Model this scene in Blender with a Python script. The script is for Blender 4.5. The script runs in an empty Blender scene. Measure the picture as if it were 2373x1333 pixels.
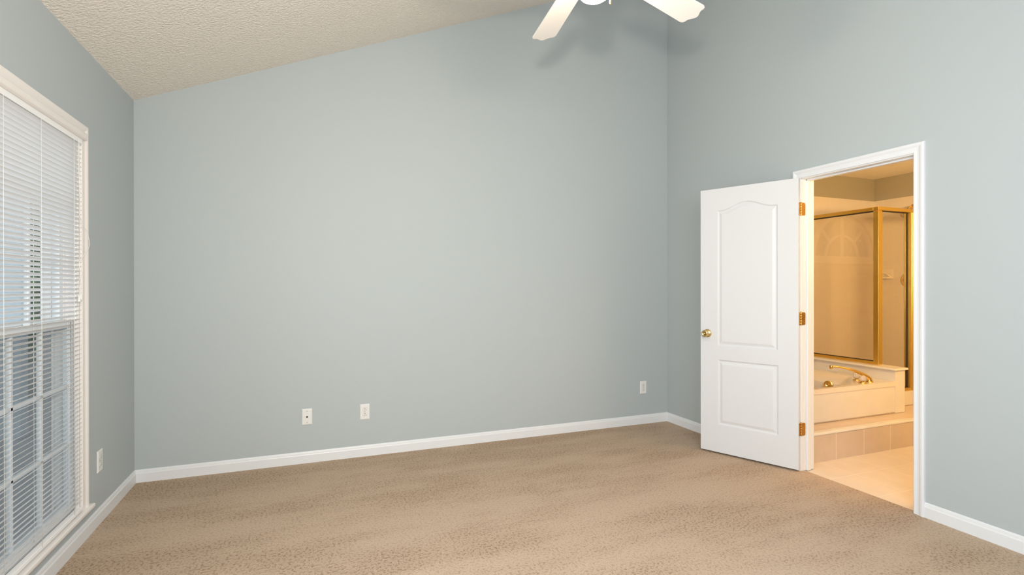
import bpy, bmesh, math, random
from mathutils import Vector, Matrix
from mathutils.geometry import tessellate_polygon

S = bpy.context.scene
COL = S.collection
PI = math.pi

# ------------------------------------------------------------------ camera
YAW, PITCH, ROLL = 0.3744, -0.0015, -0.0011
CAM = Vector((1.0652, -4.0692, 1.2844))
W = 4.258            # bedroom: x 0..W, back wall y = 0, rear wall y = YR
YR = -4.9
H0, SL = 2.509, 0.412


def cam_axes():
    cy, sy, cp, sp = math.cos(YAW), math.sin(YAW), math.cos(PITCH), math.sin(PITCH)
    fwd = Vector((sy * cp, cy * cp, sp))
    right = Vector((cy, -sy, 0))
    up = right.cross(fwd)
    cr, sr = math.cos(ROLL), math.sin(ROLL)
    return cr * right + sr * up, -sr * right + cr * up, fwd


cr_, cu_, cf_ = cam_axes()
cd = bpy.data.cameras.new('camera')
cam = bpy.data.objects.new('camera', cd)
COL.objects.link(cam)
cd.sensor_fit = 'HORIZONTAL'
cd.sensor_width = 36.0
cd.lens = 1200.2 / 2373 * 36.0
cd.clip_start = 0.05
cd.clip_end = 300
mw = Matrix((cr_, cu_, -cf_)).transposed().to_4x4()
mw.translation = CAM
cam.matrix_world = mw
S.camera = cam

# ------------------------------------------------------------------ world, exposure
S.view_settings.view_transform = 'Standard'
S.view_settings.look = 'None'
S.view_settings.gamma = 1.0
S.view_settings.exposure = 0.0
S.view_settings.use_curve_mapping = False
wd = bpy.data.worlds.new('overcast_sky')
S.world = wd
wd.use_nodes = True
wn = wd.node_tree.nodes
bg = wn['Background']
bg.inputs['Color'].default_value = (0.84, 0.92, 1.0, 1)
bg.inputs['Strength'].default_value = 1.5


def lamp(name, kind, loc, energy, color, target=None, **kw):
    l = bpy.data.lights.new(name, kind)
    l.energy = energy
    l.color = color
    for k, v in kw.items():
        setattr(l, k, v)
    o = bpy.data.objects.new(name, l)
    COL.objects.link(o)
    o.location = loc
    if target is not None:
        o.rotation_euler = (Vector(target) - Vector(loc)).to_track_quat('-Z', 'Y').to_euler()
    return o


# the photographer's flash on the camera, and an added soft fill lamp behind it
lamp('camera_flash', 'SPOT', (1.06, -4.03, 1.68), 176, (1.0, 0.905, 0.75), (2.45, 0.0, 1.75),
     spot_size=math.radians(125), spot_blend=1.0, shadow_soft_size=0.06)
lamp('added_fill_lamp', 'POINT', (1.85, -4.3, 1.85), 158, (0.955, 0.98, 1.0), shadow_soft_size=0.6)
# cool fill lamp added outside the made-up opening, further along the window wall
lamp('added_cool_fill', 'AREA', (-0.22, -2.95, 1.12), 26, (0.80, 0.91, 1.0), (2.0, -2.95, 1.12),
     shape='RECTANGLE', size=0.80, size_y=1.8)
# bathroom vanity lamps
lamp('vanity_lamp', 'AREA', (W + 0.31, -3.3, 1.7), 160, (1.0, 0.625, 0.262), (W + 2.01, -2.75, 2.9),
     shape='RECTANGLE', size=0.9, size_y=0.25)

# ------------------------------------------------------------------ materials
MATS = {}


def mat(name, col, rough=0.5, metal=0.0, spec=0.5, bump=None, var=None, emit=None, coat=0.0):
    """bump = (scale, strength, distance, detail); var = (scale, amount, detail): albedo noise."""
    m = bpy.data.materials.new(name)
    m.use_nodes = True
    nt = m.node_tree
    b = nt.nodes['Principled BSDF']
    b.inputs['Base Color'].default_value = (*col, 1)
    b.inputs['Roughness'].default_value = rough
    b.inputs['Metallic'].default_value = metal
    b.inputs['Specular IOR Level'].default_value = spec
    b.inputs['Coat Weight'].default_value = coat
    tc = nt.nodes.new('ShaderNodeTexCoord')
    if bump:
        n = nt.nodes.new('ShaderNodeTexNoise')
        n.inputs['Scale'].default_value = bump[0]
        n.inputs['Detail'].default_value = bump[3] if len(bump) > 3 else 3
        bp = nt.nodes.new('ShaderNodeBump')
        bp.inputs['Strength'].default_value = bump[1]
        bp.inputs['Distance'].default_value = bump[2]
        nt.links.new(tc.outputs['Object'], n.inputs['Vector'])
        nt.links.new(n.outputs['Fac'], bp.inputs['Height'])
        nt.links.new(bp.outputs['Normal'], b.inputs['Normal'])
    if var:
        n = nt.nodes.new('ShaderNodeTexNoise')
        n.inputs['Scale'].default_value = var[0]
        n.inputs['Detail'].default_value = var[2] if len(var) > 2 else 2
        mx = nt.nodes.new('ShaderNodeMix')
        mx.data_type = 'RGBA'
        a = var[1]
        mx.inputs[6].default_value = (*[c * (1 - a) for c in col], 1)
        mx.inputs[7].default_value = (*[min(1, c * (1 + a)) for c in col], 1)
        nt.links.new(tc.outputs['Object'], n.inputs['Vector'])
        nt.links.new(n.outputs['Fac'], mx.inputs[0])
        nt.links.new(mx.outputs[2], b.inputs['Base Color'])
    if emit:
        b.inputs['Emission Color'].default_value = (*emit[0], 1)
        b.inputs['Emission Strength'].default_value = emit[1]
    MATS[name] = m
    return m


def glass_mat(name, tint, refl_rough=0.0, boost=1.0):
    m = bpy.data.materials.new(name)
    m.use_nodes = True
    nt = m.node_tree
    nt.nodes.remove(nt.nodes['Principled BSDF'])
    out = nt.nodes['Material Output']
    tr = nt.nodes.new('ShaderNodeBsdfTransparent')
    tr.inputs['Color'].default_value = (*tint, 1)
    gl = nt.nodes.new('ShaderNodeBsdfGlossy')
    gl.inputs['Roughness'].default_value = refl_rough
    fr = nt.nodes.new('ShaderNodeFresnel')
    fr.inputs['IOR'].default_value = 1.45
    mu = nt.nodes.new('ShaderNodeMath')
    mu.operation = 'MULTIPLY'
    mu.inputs[1].default_value = boost
    mix = nt.nodes.new('ShaderNodeMixShader')
    ge = nt.nodes.new('ShaderNodeNewGeometry')       # only the entry face mirrors
    inv = nt.nodes.new('ShaderNodeMath'); inv.operation = 'SUBTRACT'; inv.inputs[0].default_value = 1.0
    m2 = nt.nodes.new('ShaderNodeMath'); m2.operation = 'MULTIPLY'; m2.use_clamp = True
    nt.links.new(fr.outputs[0], mu.inputs[0])
    nt.links.new(ge.outputs['Backfacing'], inv.inputs[1])
    nt.links.new(mu.outputs[0], m2.inputs[0])
    nt.links.new(inv.outputs[0], m2.inputs[1])
    nt.links.new(m2.outputs[0], mix.inputs[0])
    nt.links.new(tr.outputs[0], mix.inputs[1])
    nt.links.new(gl.outputs[0], mix.inputs[2])
    nt.links.new(mix.outputs[0], out.inputs['Surface'])
    return m


def screen_mat():
    m = bpy.data.materials.new('insect_screen')
    m.use_nodes = True
    nt = m.node_tree
    nt.nodes.remove(nt.nodes['Principled BSDF'])
    tr = nt.nodes.new('ShaderNodeBsdfTransparent')
    df = nt.nodes.new('ShaderNodeBsdfDiffuse')
    df.inputs['Color'].default_value = (0.24, 0.24, 0.245, 1)
    mix = nt.nodes.new('ShaderNodeMixShader')
    mix.inputs[0].default_value = 0.42
    nt.links.new(tr.outputs[0], mix.inputs[1])
    nt.links.new(df.outputs[0], mix.inputs[2])
    nt.links.new(mix.outputs[0], nt.nodes['Material Output'].inputs['Surface'])
    return m


def carpet_mat():
    m = bpy.data.materials.new('beige_carpet')
    m.use_nodes = True
    nt = m.node_tree
    N, L = nt.nodes, nt.links
    b = N['Principled BSDF']
    b.inputs['Roughness'].default_value = 1.0
    b.inputs['Specular IOR Level'].default_value = 0.05
    tc = N.new('ShaderNodeTexCoord')

    def noise(scale, detail, sc=(1, 1, 1), rot=0.0, rough=0.5):
        mp = N.new('ShaderNodeMapping')
        mp.inputs['Scale'].default_value = sc
        mp.inputs['Rotation'].default_value = (0, 0, rot)
        n = N.new('ShaderNodeTexNoise')
        n.inputs['Scale'].default_value = scale
        n.inputs['Detail'].default_value = detail
        n.inputs['Roughness'].default_value = rough
        L.new(tc.outputs['Object'], mp.inputs['Vector'])
        L.new(mp.outputs[0], n.inputs['Vector'])
        return n.outputs['Fac']

    def ramp(src, p0, p1):
        r = N.new('ShaderNodeMapRange')
        r.interpolation_type = 'SMOOTHSTEP'
        r.inputs['From Min'].default_value = p0
        r.inputs['From Max'].default_value = p1
        L.new(src, r.inputs['Value'])
        return r.outputs[0]

    def math_(op, a, c):
        q = N.new('ShaderNodeMath')
        q.operation = op
        for i, v in enumerate((a, c)):
            if isinstance(v, (int, float)):
                q.inputs[i].default_value = v
            else:
                L.new(v, q.inputs[i])
        return q.outputs[0]

    def mixc(fac, a, c):
        q = N.new('ShaderNodeMix')
        q.data_type = 'RGBA'
        L.new(fac, q.inputs[0])
        for i, v in ((6, a), (7, c)):
            if isinstance(v, tuple):
                q.inputs[i].default_value = (*v, 1)
            else:
                L.new(v, q.inputs[i])
        return q.outputs[2]

    strokes = noise(1.25, 6, (0.42, 2.6, 1), 0.10, 0.58)        # long strokes left by a vacuum cleaner
    patches = noise(1.9, 8, (1.0, 1.5, 1), 0.4, 0.62)
    dark = ramp(math_('ADD', math_('MULTIPLY', strokes, 0.62), math_('MULTIPLY', patches, 0.38)), 0.43, 0.60)
    fibre = noise(150, 3, rough=0.7)
    fleck = ramp(noise(80, 4, rough=0.7), 0.49, 0.61)
    c_hi, c_lo = (0.575, 0.443, 0.334), (0.505, 0.38, 0.279)
    base = mixc(dark, c_hi, c_lo)
    tuft = mixc(math_('MULTIPLY', fleck, math_('ADD', math_('MULTIPLY', dark, 0.55), 0.38)), base, (0.25, 0.165, 0.10))
    lit = mixc(math_('MULTIPLY', ramp(fibre, 0.42, 0.68), 0.35), tuft, (0.74, 0.57, 0.42))
    L.new(lit, b.inputs['Base Color'])
    bp = N.new('ShaderNodeBump')
    bp.inputs['Strength'].default_value = 0.8
    bp.inputs['Distance'].default_value = 0.008
    L.new(noise(120, 4, rough=0.65), bp.inputs['Height'])
    L.new(bp.outputs[0], b.inputs['Normal'])
    return m


def tile_mat(name, col, grout, size, off=(0, 0, 0), axes='xy', rough=0.3, var=0.06, joint=0.012, bumpy=True):
    """square tiles laid on the object's own axes"""
    m = bpy.data.materials.new(name)
    m.use_nodes = True
    nt = m.node_tree
    N, L = nt.nodes, nt.links
    b = N['Principled BSDF']
    b.inputs['Roughness'].default_value = rough
    tc = N.new('ShaderNodeTexCoord')
    sep = N.new('ShaderNodeSeparateXYZ')
    L.new(tc.outputs['Object'], sep.inputs[0])
    masks = []
    for a in axes:
        i = 'xyz'.index(a)
        s = N.new('ShaderNodeMath'); s.operation = 'SUBTRACT'; s.inputs[1].default_value = off[i]
        L.new(sep.outputs[i], s.inputs[0])
        d = N.new('ShaderNodeMath'); d.operation = 'DIVIDE'; d.inputs[1].default_value = size
        L.new(s.outputs[0], d.inputs[0])
        f = N.new('ShaderNodeMath'); f.operation = 'FRACT'
        L.new(d.outputs[0], f.inputs[0])
        # distance to nearest joint
        p = N.new('ShaderNodeMath'); p.operation = 'PINGPONG'; p.inputs[1].default_value = 0.5
        L.new(f.outputs[0], p.inputs[0])
        lt = N.new('ShaderNodeMapRange')
        lt.inputs['From Min'].default_value = joint * 0.5
        lt.inputs['From Max'].default_value = joint
        lt.inputs['To Min'].default_value = 1.0
        lt.inputs['To Max'].default_value = 0.0
        L.new(p.outputs[0], lt.inputs['Value'])
        masks.append(lt.outputs[0])
    mk = masks[0]
    if len(masks) > 1:
        mm = N.new('ShaderNodeMath'); mm.operation = 'MAXIMUM'
        L.new(masks[0], mm.inputs[0]); L.new(masks[1], mm.inputs[1])
        mk = mm.outputs[0]
    n = N.new('ShaderNodeTexNoise')
    n.inputs['Scale'].default_value = 9
    n.inputs['Detail'].default_value = 6
    L.new(tc.outputs['Object'], n.inputs['Vector'])
    mx = N.new('ShaderNodeMix'); mx.data_type = 'RGBA'
    mx.inputs[6].default_value = (*[c * (1 - var) for c in col], 1)
    mx.inputs[7].default_value = (*[min(1, c * (1 + var)) for c in col], 1)
    L.new(n.outputs['Fac'], mx.inputs[0])
    m2 = N.new('ShaderNodeMix'); m2.data_type = 'RGBA'
    L.new(mk, m2.inputs[0]); L.new(mx.outputs[2], m2.inputs[6])
    m2.inputs[7].default_value = (*grout, 1)
    L.new(m2.outputs[2], b.inputs['Base Color'])
    if bumpy:
        bp = N.new('ShaderNodeBump'); bp.invert = True
        bp.inputs['Strength'].default_value = 0.3
        bp.inputs['Distance'].default_value = 0.002
        L.new(mk, bp.inputs['Height']); L.new(bp.outputs[0], b.inputs['Normal'])
    return m


PAINT = (0.465, 0.513, 0.532)
m_wall = mat('grey_blue_wall_paint', PAINT, 0.55, spec=0.3, bump=(260, 0.10, 0.002, 2))
m_ceil = mat('popcorn_ceiling', (0.85, 0.805, 0.74), 0.95, spec=0.1, bump=(75, 0.85, 0.014, 4), var=(110, 0.05, 3))
m_bpaint = mat('taupe_bathroom_paint', (0.385, 0.362, 0.29), 0.55, spec=0.3, bump=(260, 0.10, 0.002, 2))
m_trim = mat('white_trim_paint', (0.785, 0.805, 0.83), 0.35, spec=0.5)
m_trimw = mat('cream_window_paint', (0.86, 0.825, 0.80), 0.35, spec=0.5)
m_door = mat('white_door_paint', (0.71, 0.725, 0.745), 0.4, spec=0.45, bump=(320, 0.05, 0.001, 2))
m_plate = mat('white_plastic', (0.80, 0.80, 0.79), 0.35)
m_slot = mat('dark_slot', (0.02, 0.018, 0.016), 0.6)
m_screw = mat('dull_screw', (0.42, 0.41, 0.39), 0.4, metal=0.6)
m_brass = mat('polished_brass', (0.90, 0.64, 0.24), 0.20, metal=1.0)
m_hinge = mat('aged_brass_hinge', (0.62, 0.37, 0.12), 0.34, metal=1.0, bump=(60, 0.1, 0.001))
m_knob = mat('satin_brass_knob', (0.73, 0.58, 0.30), 0.17, metal=1.0)
m_gold = mat('gold_anodised_frame', (0.90, 0.62, 0.17), 0.30, metal=1.0)
m_slat = mat('white_slat_enamel', (0.93, 0.93, 0.935), 0.4)
m_cord = mat('white_cord', (0.86, 0.86, 0.84), 0.8)
m_vinyl = mat('white_vinyl_sash', (0.80, 0.82, 0.83), 0.4)
m_glass = glass_mat('window_glass', (0.93, 0.96, 0.97))
m_sglass = glass_mat('shower_glass', (0.985, 0.965, 0.92), boost=2.6)
m_screen = screen_mat()
m_carpet = carpet_mat()
m_gask = mat('black_gasket', (0.03, 0.022, 0.015), 0.6)
m_tub = mat('bisque_acrylic', (0.80, 0.725, 0.64), 0.16, coat=0.3)
m_marble = mat('cultured_marble', (0.765, 0.725, 0.675), 0.22, var=(7, 0.05, 5))
m_chrome = mat('brushed_nickel', (0.50, 0.44, 0.37), 0.25, metal=1.0)
m_fan = mat('white_fan_enamel', (0.86, 0.84, 0.81), 0.35)
m_bowl = mat('lit_opal_glass', (0.95, 0.92, 0.85), 0.3, emit=((1.0, 0.82, 0.60), 140.0))
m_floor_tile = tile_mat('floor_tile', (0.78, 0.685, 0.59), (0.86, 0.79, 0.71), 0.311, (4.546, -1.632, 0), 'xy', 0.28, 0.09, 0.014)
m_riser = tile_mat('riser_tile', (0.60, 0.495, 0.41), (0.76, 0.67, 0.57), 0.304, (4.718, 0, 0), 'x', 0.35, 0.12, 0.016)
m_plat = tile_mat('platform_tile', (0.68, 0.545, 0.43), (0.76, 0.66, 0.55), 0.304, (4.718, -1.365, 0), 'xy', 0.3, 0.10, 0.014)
m_wtile_b = tile_mat('shower_tile_back', (0.72, 0.655, 0.57), (0.76, 0.70, 0.62), 0.108, (5.75, 0, 0.21), 'xz', 0.22, 0.03, 0.022)
m_wtile_r = tile_mat('shower_tile_side', (0.72, 0.655, 0.57), (0.76, 0.70, 0.62), 0.108, (0, -0.05, 0.21), 'yz', 0.22, 0.03, 0.022)
m_bceil = mat('bathroom_ceiling_paint', (0.92, 0.87, 0.78), 0.95, spec=0.1, bump=(75, 0.6, 0.012, 4))
m_crystal = bpy.data.materials.new('clear_acrylic')
m_crystal.use_nodes = True
_b = m_crystal.node_tree.nodes['Principled BSDF']
_b.inputs['Base Color'].default_value = (1, 0.97, 0.93, 1)
_b.inputs['Roughness'].default_value = 0.03
_b.inputs['Transmission Weight'].default_value = 0.75
m_leaf = mat('tree_leaves', (0.115, 0.19, 0.075), 0.6, var=(3, 0.4))
m_bark = mat('tree_bark', (0.12, 0.10, 0.085), 0.9, bump=(20, 0.5, 0.02))
m_ground = mat('leaf_litter_ground', (0.36, 0.355, 0.35), 0.95, var=(1.5, 0.2, 5), bump=(8, 0.4, 0.03))
m_siding = mat('pale_siding', (0.36, 0.37, 0.37), 0.7)
m_roof = mat('grey_roof', (0.14, 0.14, 0.15), 0.9)
m_post = mat('pale_post_paint', (0.66, 0.72, 0.74), 0.6)


# ------------------------------------------------------------------ geometry helpers
class MB:
    def __init__(s):
        s.v, s.f, s.smooth = [], [], []

    def add(s, vs, fs, smooth=False):
        n = len(s.v)
        s.v += [Vector(p) for p in vs]
        s.f += [tuple(i + n for i in f) for f in fs]
        s.smooth += [smooth] * len(fs)
        return s

    def box(s, x0, y0, z0, x1, y1, z1):
        x0, x1 = sorted((x0, x1)); y0, y1 = sorted((y0, y1)); z0, z1 = sorted((z0, z1))
        vs = [(x, y, z) for z in (z0, z1) for y in (y0, y1) for x in (x0, x1)]
        return s.add(vs, [(0, 2, 3, 1), (4, 5, 7, 6), (0, 1, 5, 4), (2, 6, 7, 3), (0, 4, 6, 2), (1, 3, 7, 5)])

    def prism(s, poly, fn, a, b):
        """poly = list of 2-d points, fn(u, v, t) -> 3-d; extruded t = a..b"""
        n = len(poly)
        vs = [fn(u, v, a) for u, v in poly] + [fn(u, v, b) for u, v in poly]
        fs = [tuple(range(n)), tuple(range(2 * n - 1, n - 1, -1))]
        fs += [(i, (i + 1) % n, n + (i + 1) % n, n + i) for i in range(n)]
        return s.add(vs, fs)

    def tube(s, pts, r, seg=10, cap=True):
        pts = [Vector(p) for p in pts]
        rs = r if isinstance(r, (list, tuple)) else [r] * len(pts)
        rings, up = [], None
        for i, p in enumerate(pts):
            d = (pts[min(i + 1, len(pts) - 1)] - pts[max(i - 1, 0)]).normalized()
            if up is None:
                up = Vector((0, 0, 1)) if abs(d.z) < 0.9 else Vector((1, 0, 0))
            a = d.cross(up).normalized()
            up = a.cross(d).normalized()
            rings.append([p + rs[i] * (math.cos(t) * a + math.sin(t) * up) for t in [2 * PI * k / seg for k in range(seg)]])
        vs = [q for ring in rings for q in ring]
        fs = [(i * seg + k, i * seg + (k + 1) % seg, (i + 1) * seg + (k + 1) % seg, (i + 1) * seg + k)
              for i in range(len(pts) - 1) for k in range(seg)]
        s.add(vs, fs, True)
        if cap:
            n = len(s.v) - len(vs)
            s.f += [tuple(n + k for k in range(seg - 1, -1, -1)), tuple(n + (len(pts) - 1) * seg + k for k in range(seg))]
            s.smooth += [False, False]
        return s

    def lathe(s, prof, org=(0, 0, 0), axis=(0, 0, 1), seg=32):
        """prof = (radius, height) pairs"""
        ax = Vector(axis).normalized()
        a = ax.orthogonal().normalized()
        b = ax.cross(a)
        o = Vector(org)
        vs, fs = [], []
        for r, h in prof:
            for k in range(seg):
                t = 2 * PI * k / seg
                vs.append(o + ax * h + max(r, 1e-5) * (math.cos(t) * a + math.sin(t) * b))
        for i in range(len(prof) - 1):
            for k in range(seg):
                fs.append((i * seg + k, i * seg + (k + 1) % seg, (i + 1) * seg + (k + 1) % seg, (i + 1) * seg + k))
        s.add(vs, fs, True)
        n = len(s.v) - len(vs)
        s.f += [tuple(n + k for k in range(seg)), tuple(n + (len(prof) - 1) * seg + k for k in range(seg))]
        s.smooth += [False, False]
        return s

    def build(s, name, m, parent=None, bevel=0.0, merge=True):
        bm = bmesh.new()
        vs = [bm.verts.new(p) for p in s.v]
        for f, sm in zip(s.f, s.smooth):
            if len(set(f)) < 3:
                continue
            try:
                q = bm.faces.new([vs[i] for i in f])
                q.smooth = sm
            except ValueError:
                pass
        if merge:
            bmesh.ops.remove_doubles(bm, verts=bm.verts, dist=1e-6)
        bmesh.ops.recalc_face_normals(bm, faces=bm.faces)
        me = bpy.data.meshes.new(name)
        bm.to_mesh(me)
        bm.free()
        me.materials.append(m)
        o = bpy.data.objects.new(name, me)
        COL.objects.link(o)
        if parent is not None:
            o.parent = parent
        if bevel:
            md = o.modifiers.new('edge', 'BEVEL')
            md.width = bevel
            md.segments = 2
            md.limit_method = 'ANGLE'
        return o


def tag(o, label=None, cat=None, group=None, kind=None):
    if label: o['label'] = label
    if cat: o['category'] = cat
    if group: o['group'] = group
    if kind: o['kind'] = kind
    return o


def empty(name, loc=(0, 0, 0), rz=0.0):
    o = bpy.data.objects.new(name, None)
    o.empty_display_size = 0.05
    COL.objects.link(o)
    o.location = loc
    o.rotation_euler = (0, 0, rz)
    return o


def struct(o, label=None, cat=None):
    return tag(o, label, cat, kind='structure')


def ceil_z(x):
    return H0 + SL * x


def casing(rect, prof, plane, horiz, floor_z=None, bottom=False):
    """three-sided mitred casing round an opening. rect = (a0, a1, z0, z1); fn maps (a, z, d) to 3-d"""
    a0, a1, z0, z1 = rect
    mb = MB()
    n = len(prof)
    st = []
    for (sx, sz, a, z) in ((-1, 0, a0, z0), (-1, 1, a0, z1), (1, 1, a1, z1), (1, 0, a1, z0)):
        st.append([plane(a + sx * w, z + sz * w, d) for w, d in prof])
    vs = [p for ring in st for p in ring]
    fs = []
    for i in range(3):
        for k in range(n):
            fs.append((i * n + k, i * n + (k + 1) % n, (i + 1) * n + (k + 1) % n, (i + 1) * n + k))
    fs += [tuple(range(n)), tuple(3 * n + k for k in range(n))]
    mb.add(vs, fs)
    return mb


CAS = [(0, 0), (0, .008), (.004, .011), (.012, .0105), (.020, .0095), (.030, .011), (.036, .0145), (.041, .017),
       (.050, .018), (.0545, .0165), (.057, .012), (.057, 0)]
BASE = [(0, 0), (.012, 0), (.012, .058), (.0105, .062), (.0085, .065), (.0080, .070), (.006, .078), (.0035, .083), (0, .083)]

# ------------------------------------------------------------------ bedroom shell
T = 0.12
fl = MB().box(0, YR, -0.12, W + 0.03, 0, 0).build('floor', m_carpet)
struct(fl, 'beige cut-pile carpet with darker vacuum strokes', 'carpet')

# left wall with window opening
OY0, OY1, OZ0, OZ1 = -1.695, -0.872, 0.150, 2.040      # opening
wl = MB()
NY0, NY1 = -3.37, -2.54                                # unseen second opening, added to let in cool daylight
wl.box(-0.15, YR, -0.12, 0, NY0, H0)
wl.box(-0.15, NY1, -0.12, 0, OY0, H0)
wl.box(-0.15, NY0, -0.12, 0, NY1, OZ0)
wl.box(-0.15, NY0, OZ1, 0, NY1, H0)
wl.box(-0.15, OY1, -0.12, 0, T, H0)
wl.box(-0.15, OY0, -0.12, 0, OY1, OZ0)
wl.box(-0.15, OY0, OZ1, 0, OY1, H0)
struct(wl.build('wall_left', m_wall), 'grey-blue painted low wall holding the tall window', 'wall')

wb = MB().prism([(0, -0.12), (W + 0.115, -0.12), (W + 0.115, ceil_z(W + 0.115)), (0, ceil_z(0))], lambda u, v, t: (u, t, v), 0, T)
struct(wb.build('wall_back', m_wall), 'long grey-blue painted wall under the sloping ceiling', 'wall')

# right wall with doorway, shared with the bathroom
DY0, DY1, DZ = -2.185, -1.437, 2.048
wr = MB()
TOPR = ceil_z(W) + 0.05
wr.box(W, YR, -0.12, W + 0.115, DY0, TOPR)
wr.box(W, DY1, -0.12, W + 0.115, 0, TOPR)
wr.box(W, DY0, DZ, W + 0.115, DY1, TOPR)
struct(wr.build('wall_right', m_wall), 'tall grey-blue painted wall holding the bathroom doorway', 'wall')

# rear wall with an unseen opening added for sky fill from behind
RW = (0.9, 2.9, 0.9, 2.1)
wq = MB()
fnr = lambda u, v, t: (u, t, v)
wq.prism([(0, -0.12), (RW[0], -0.12), (RW[0], ceil_z(RW[0])), (0, ceil_z(0))], fnr, YR - T, YR)
wq.prism([(RW[1], -0.12), (W + .115, -0.12), (W + .115, ceil_z(W + .115)), (RW[1], ceil_z(RW[1]))], fnr, YR - T, YR)
wq.prism([(RW[0], -0.12), (RW[1], -0.12), (RW[1], RW[2]), (RW[0], RW[2])], fnr, YR - T, YR)
wq.prism([(RW[0], RW[3]), (RW[1], RW[3]), (RW[1], ceil_z(RW[1])), (RW[0], ceil_z(RW[0]))], fnr, YR - T, YR)
struct(wq.build('wall_rear', m_wall))

ce = MB().prism([(-0.15, ceil_z(-0.15)), (W + .115, ceil_z(W + .115)), (W + .115, ceil_z(W + .115) + .12), (-0.15, ceil_z(-.15) + .12)],
                lambda u, v, t: (u, t, v), YR - T, T)
struct(ce.build('ceiling', m_ceil), 'off-white textured ceiling sloping up from the window wall', 'ceiling')

# baseboards (mitred at the corners)
def baseboard(name, a, b, nrm, m0=0, m1=0, label=None):
    """profile run from a to b on the floor, nrm points into the room; m0/m1 = mitre sign at the ends"""
    a, b, nrm = Vector(a), Vector(b), Vector(nrm)
    d = (b - a).normalized()
    ra = [a + nrm * x + d * (m0 * x) + Vector((0, 0, z)) for x, z in BASE]
    rb = [b + nrm * x - d * (m1 * x) + Vector((0, 0, z)) for x, z in BASE]
    n = len(BASE)
    mb = MB().add(ra + rb, [(i, (i + 1) % n, n + (i + 1) % n, n + i) for i in range(n)] + [tuple(range(n)), tuple(range(n, 2 * n))])
    return struct(mb.build(name, m_trim), label, 'baseboard')


baseboard('baseboard_left', (0, YR, 0), (0, 0, 0), (1, 0, 0), 0, 1, 'white baseboard under the tall window')
baseboard('baseboard_back', (0, 0, 0), (W, 0, 0), (0, -1, 0), 1, 1, 'white baseboard along the long grey-blue wall')
baseboard('baseboard_right', (W, 0, 0), (W, -1.392, 0), (-1, 0, 0), 1, 0, 'short white baseboard running behind the open door')
baseboard('baseboard_right_rear', (W, -2.230, 0), (W, YR, 0), (-1, 0, 0), 0, 0, 'white baseboard on the other side of the doorway')

# ------------------------------------------------------------------ doorway trim and door
dp = lambda a, z, d: (W - d, a, z)
tr1 = empty('trim_1', (W, -1.811, 0))
struct(tr1, 'white moulded casing and jamb round the bathroom doorway', 'door frame')


def under(o, parent):
    """parent keeping world placement (parent has no scale)"""
    o.parent = parent
    bpy.context.view_layer.update()
    o.matrix_parent_inverse = parent.matrix_world.inverted()
    return o


bpy.context.view_layer.update()
under(casing((-2.173, -1.449, 0, 2.036), CAS, dp, 'y').build('casing', m_trim), tr1)
dp2 = lambda a, z, d: (W + 0.115 + d, a, z)
under(casing((-2.173, -1.449, 0, 2.036), CAS, dp2, 'y').build('casing', m_trim), tr1)
jb = MB()
jb.box(W, -1.455, 0, W + .115, -1.437, 2.048)
jb.box(W, -2.185, 0, W + .115, -2.167, 2.048)
jb.box(W, -2.185, 2.030, W + .115, -1.437, 2.048)
under(jb.build('jamb', m_trim, bevel=0.0015), tr1)
sb = MB()
for y0, y1 in ((-1.455, -1.466), (-2.156, -2.167)):
    sb.box(W + .040, y0, 0, W + .075, y1, 2.030)
sb.box(W + .040, -2.167, 2.019, W + .075, -1.455, 2.030)
under(sb.build('door_stop', m_trim, bevel=0.003), tr1)
sk = MB().box(W + .004, -2.1672, .885, W + .034, -2.1655, .945)
under(sk.build('strike_plate', m_hinge), tr1)

# the door, opened about 156 degrees
PIV = (W - 0.005, -1.453, 0.0)
door = empty('door_1', PIV, math.radians(-156))
struct(door, 'open white two-panel door with an arched upper panel', 'door')
DX0, DX1 = 0.005, 0.040
DYH, DYF, DZ0, DZ1 = -0.005, -0.703, 0.014, 2.034


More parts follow.
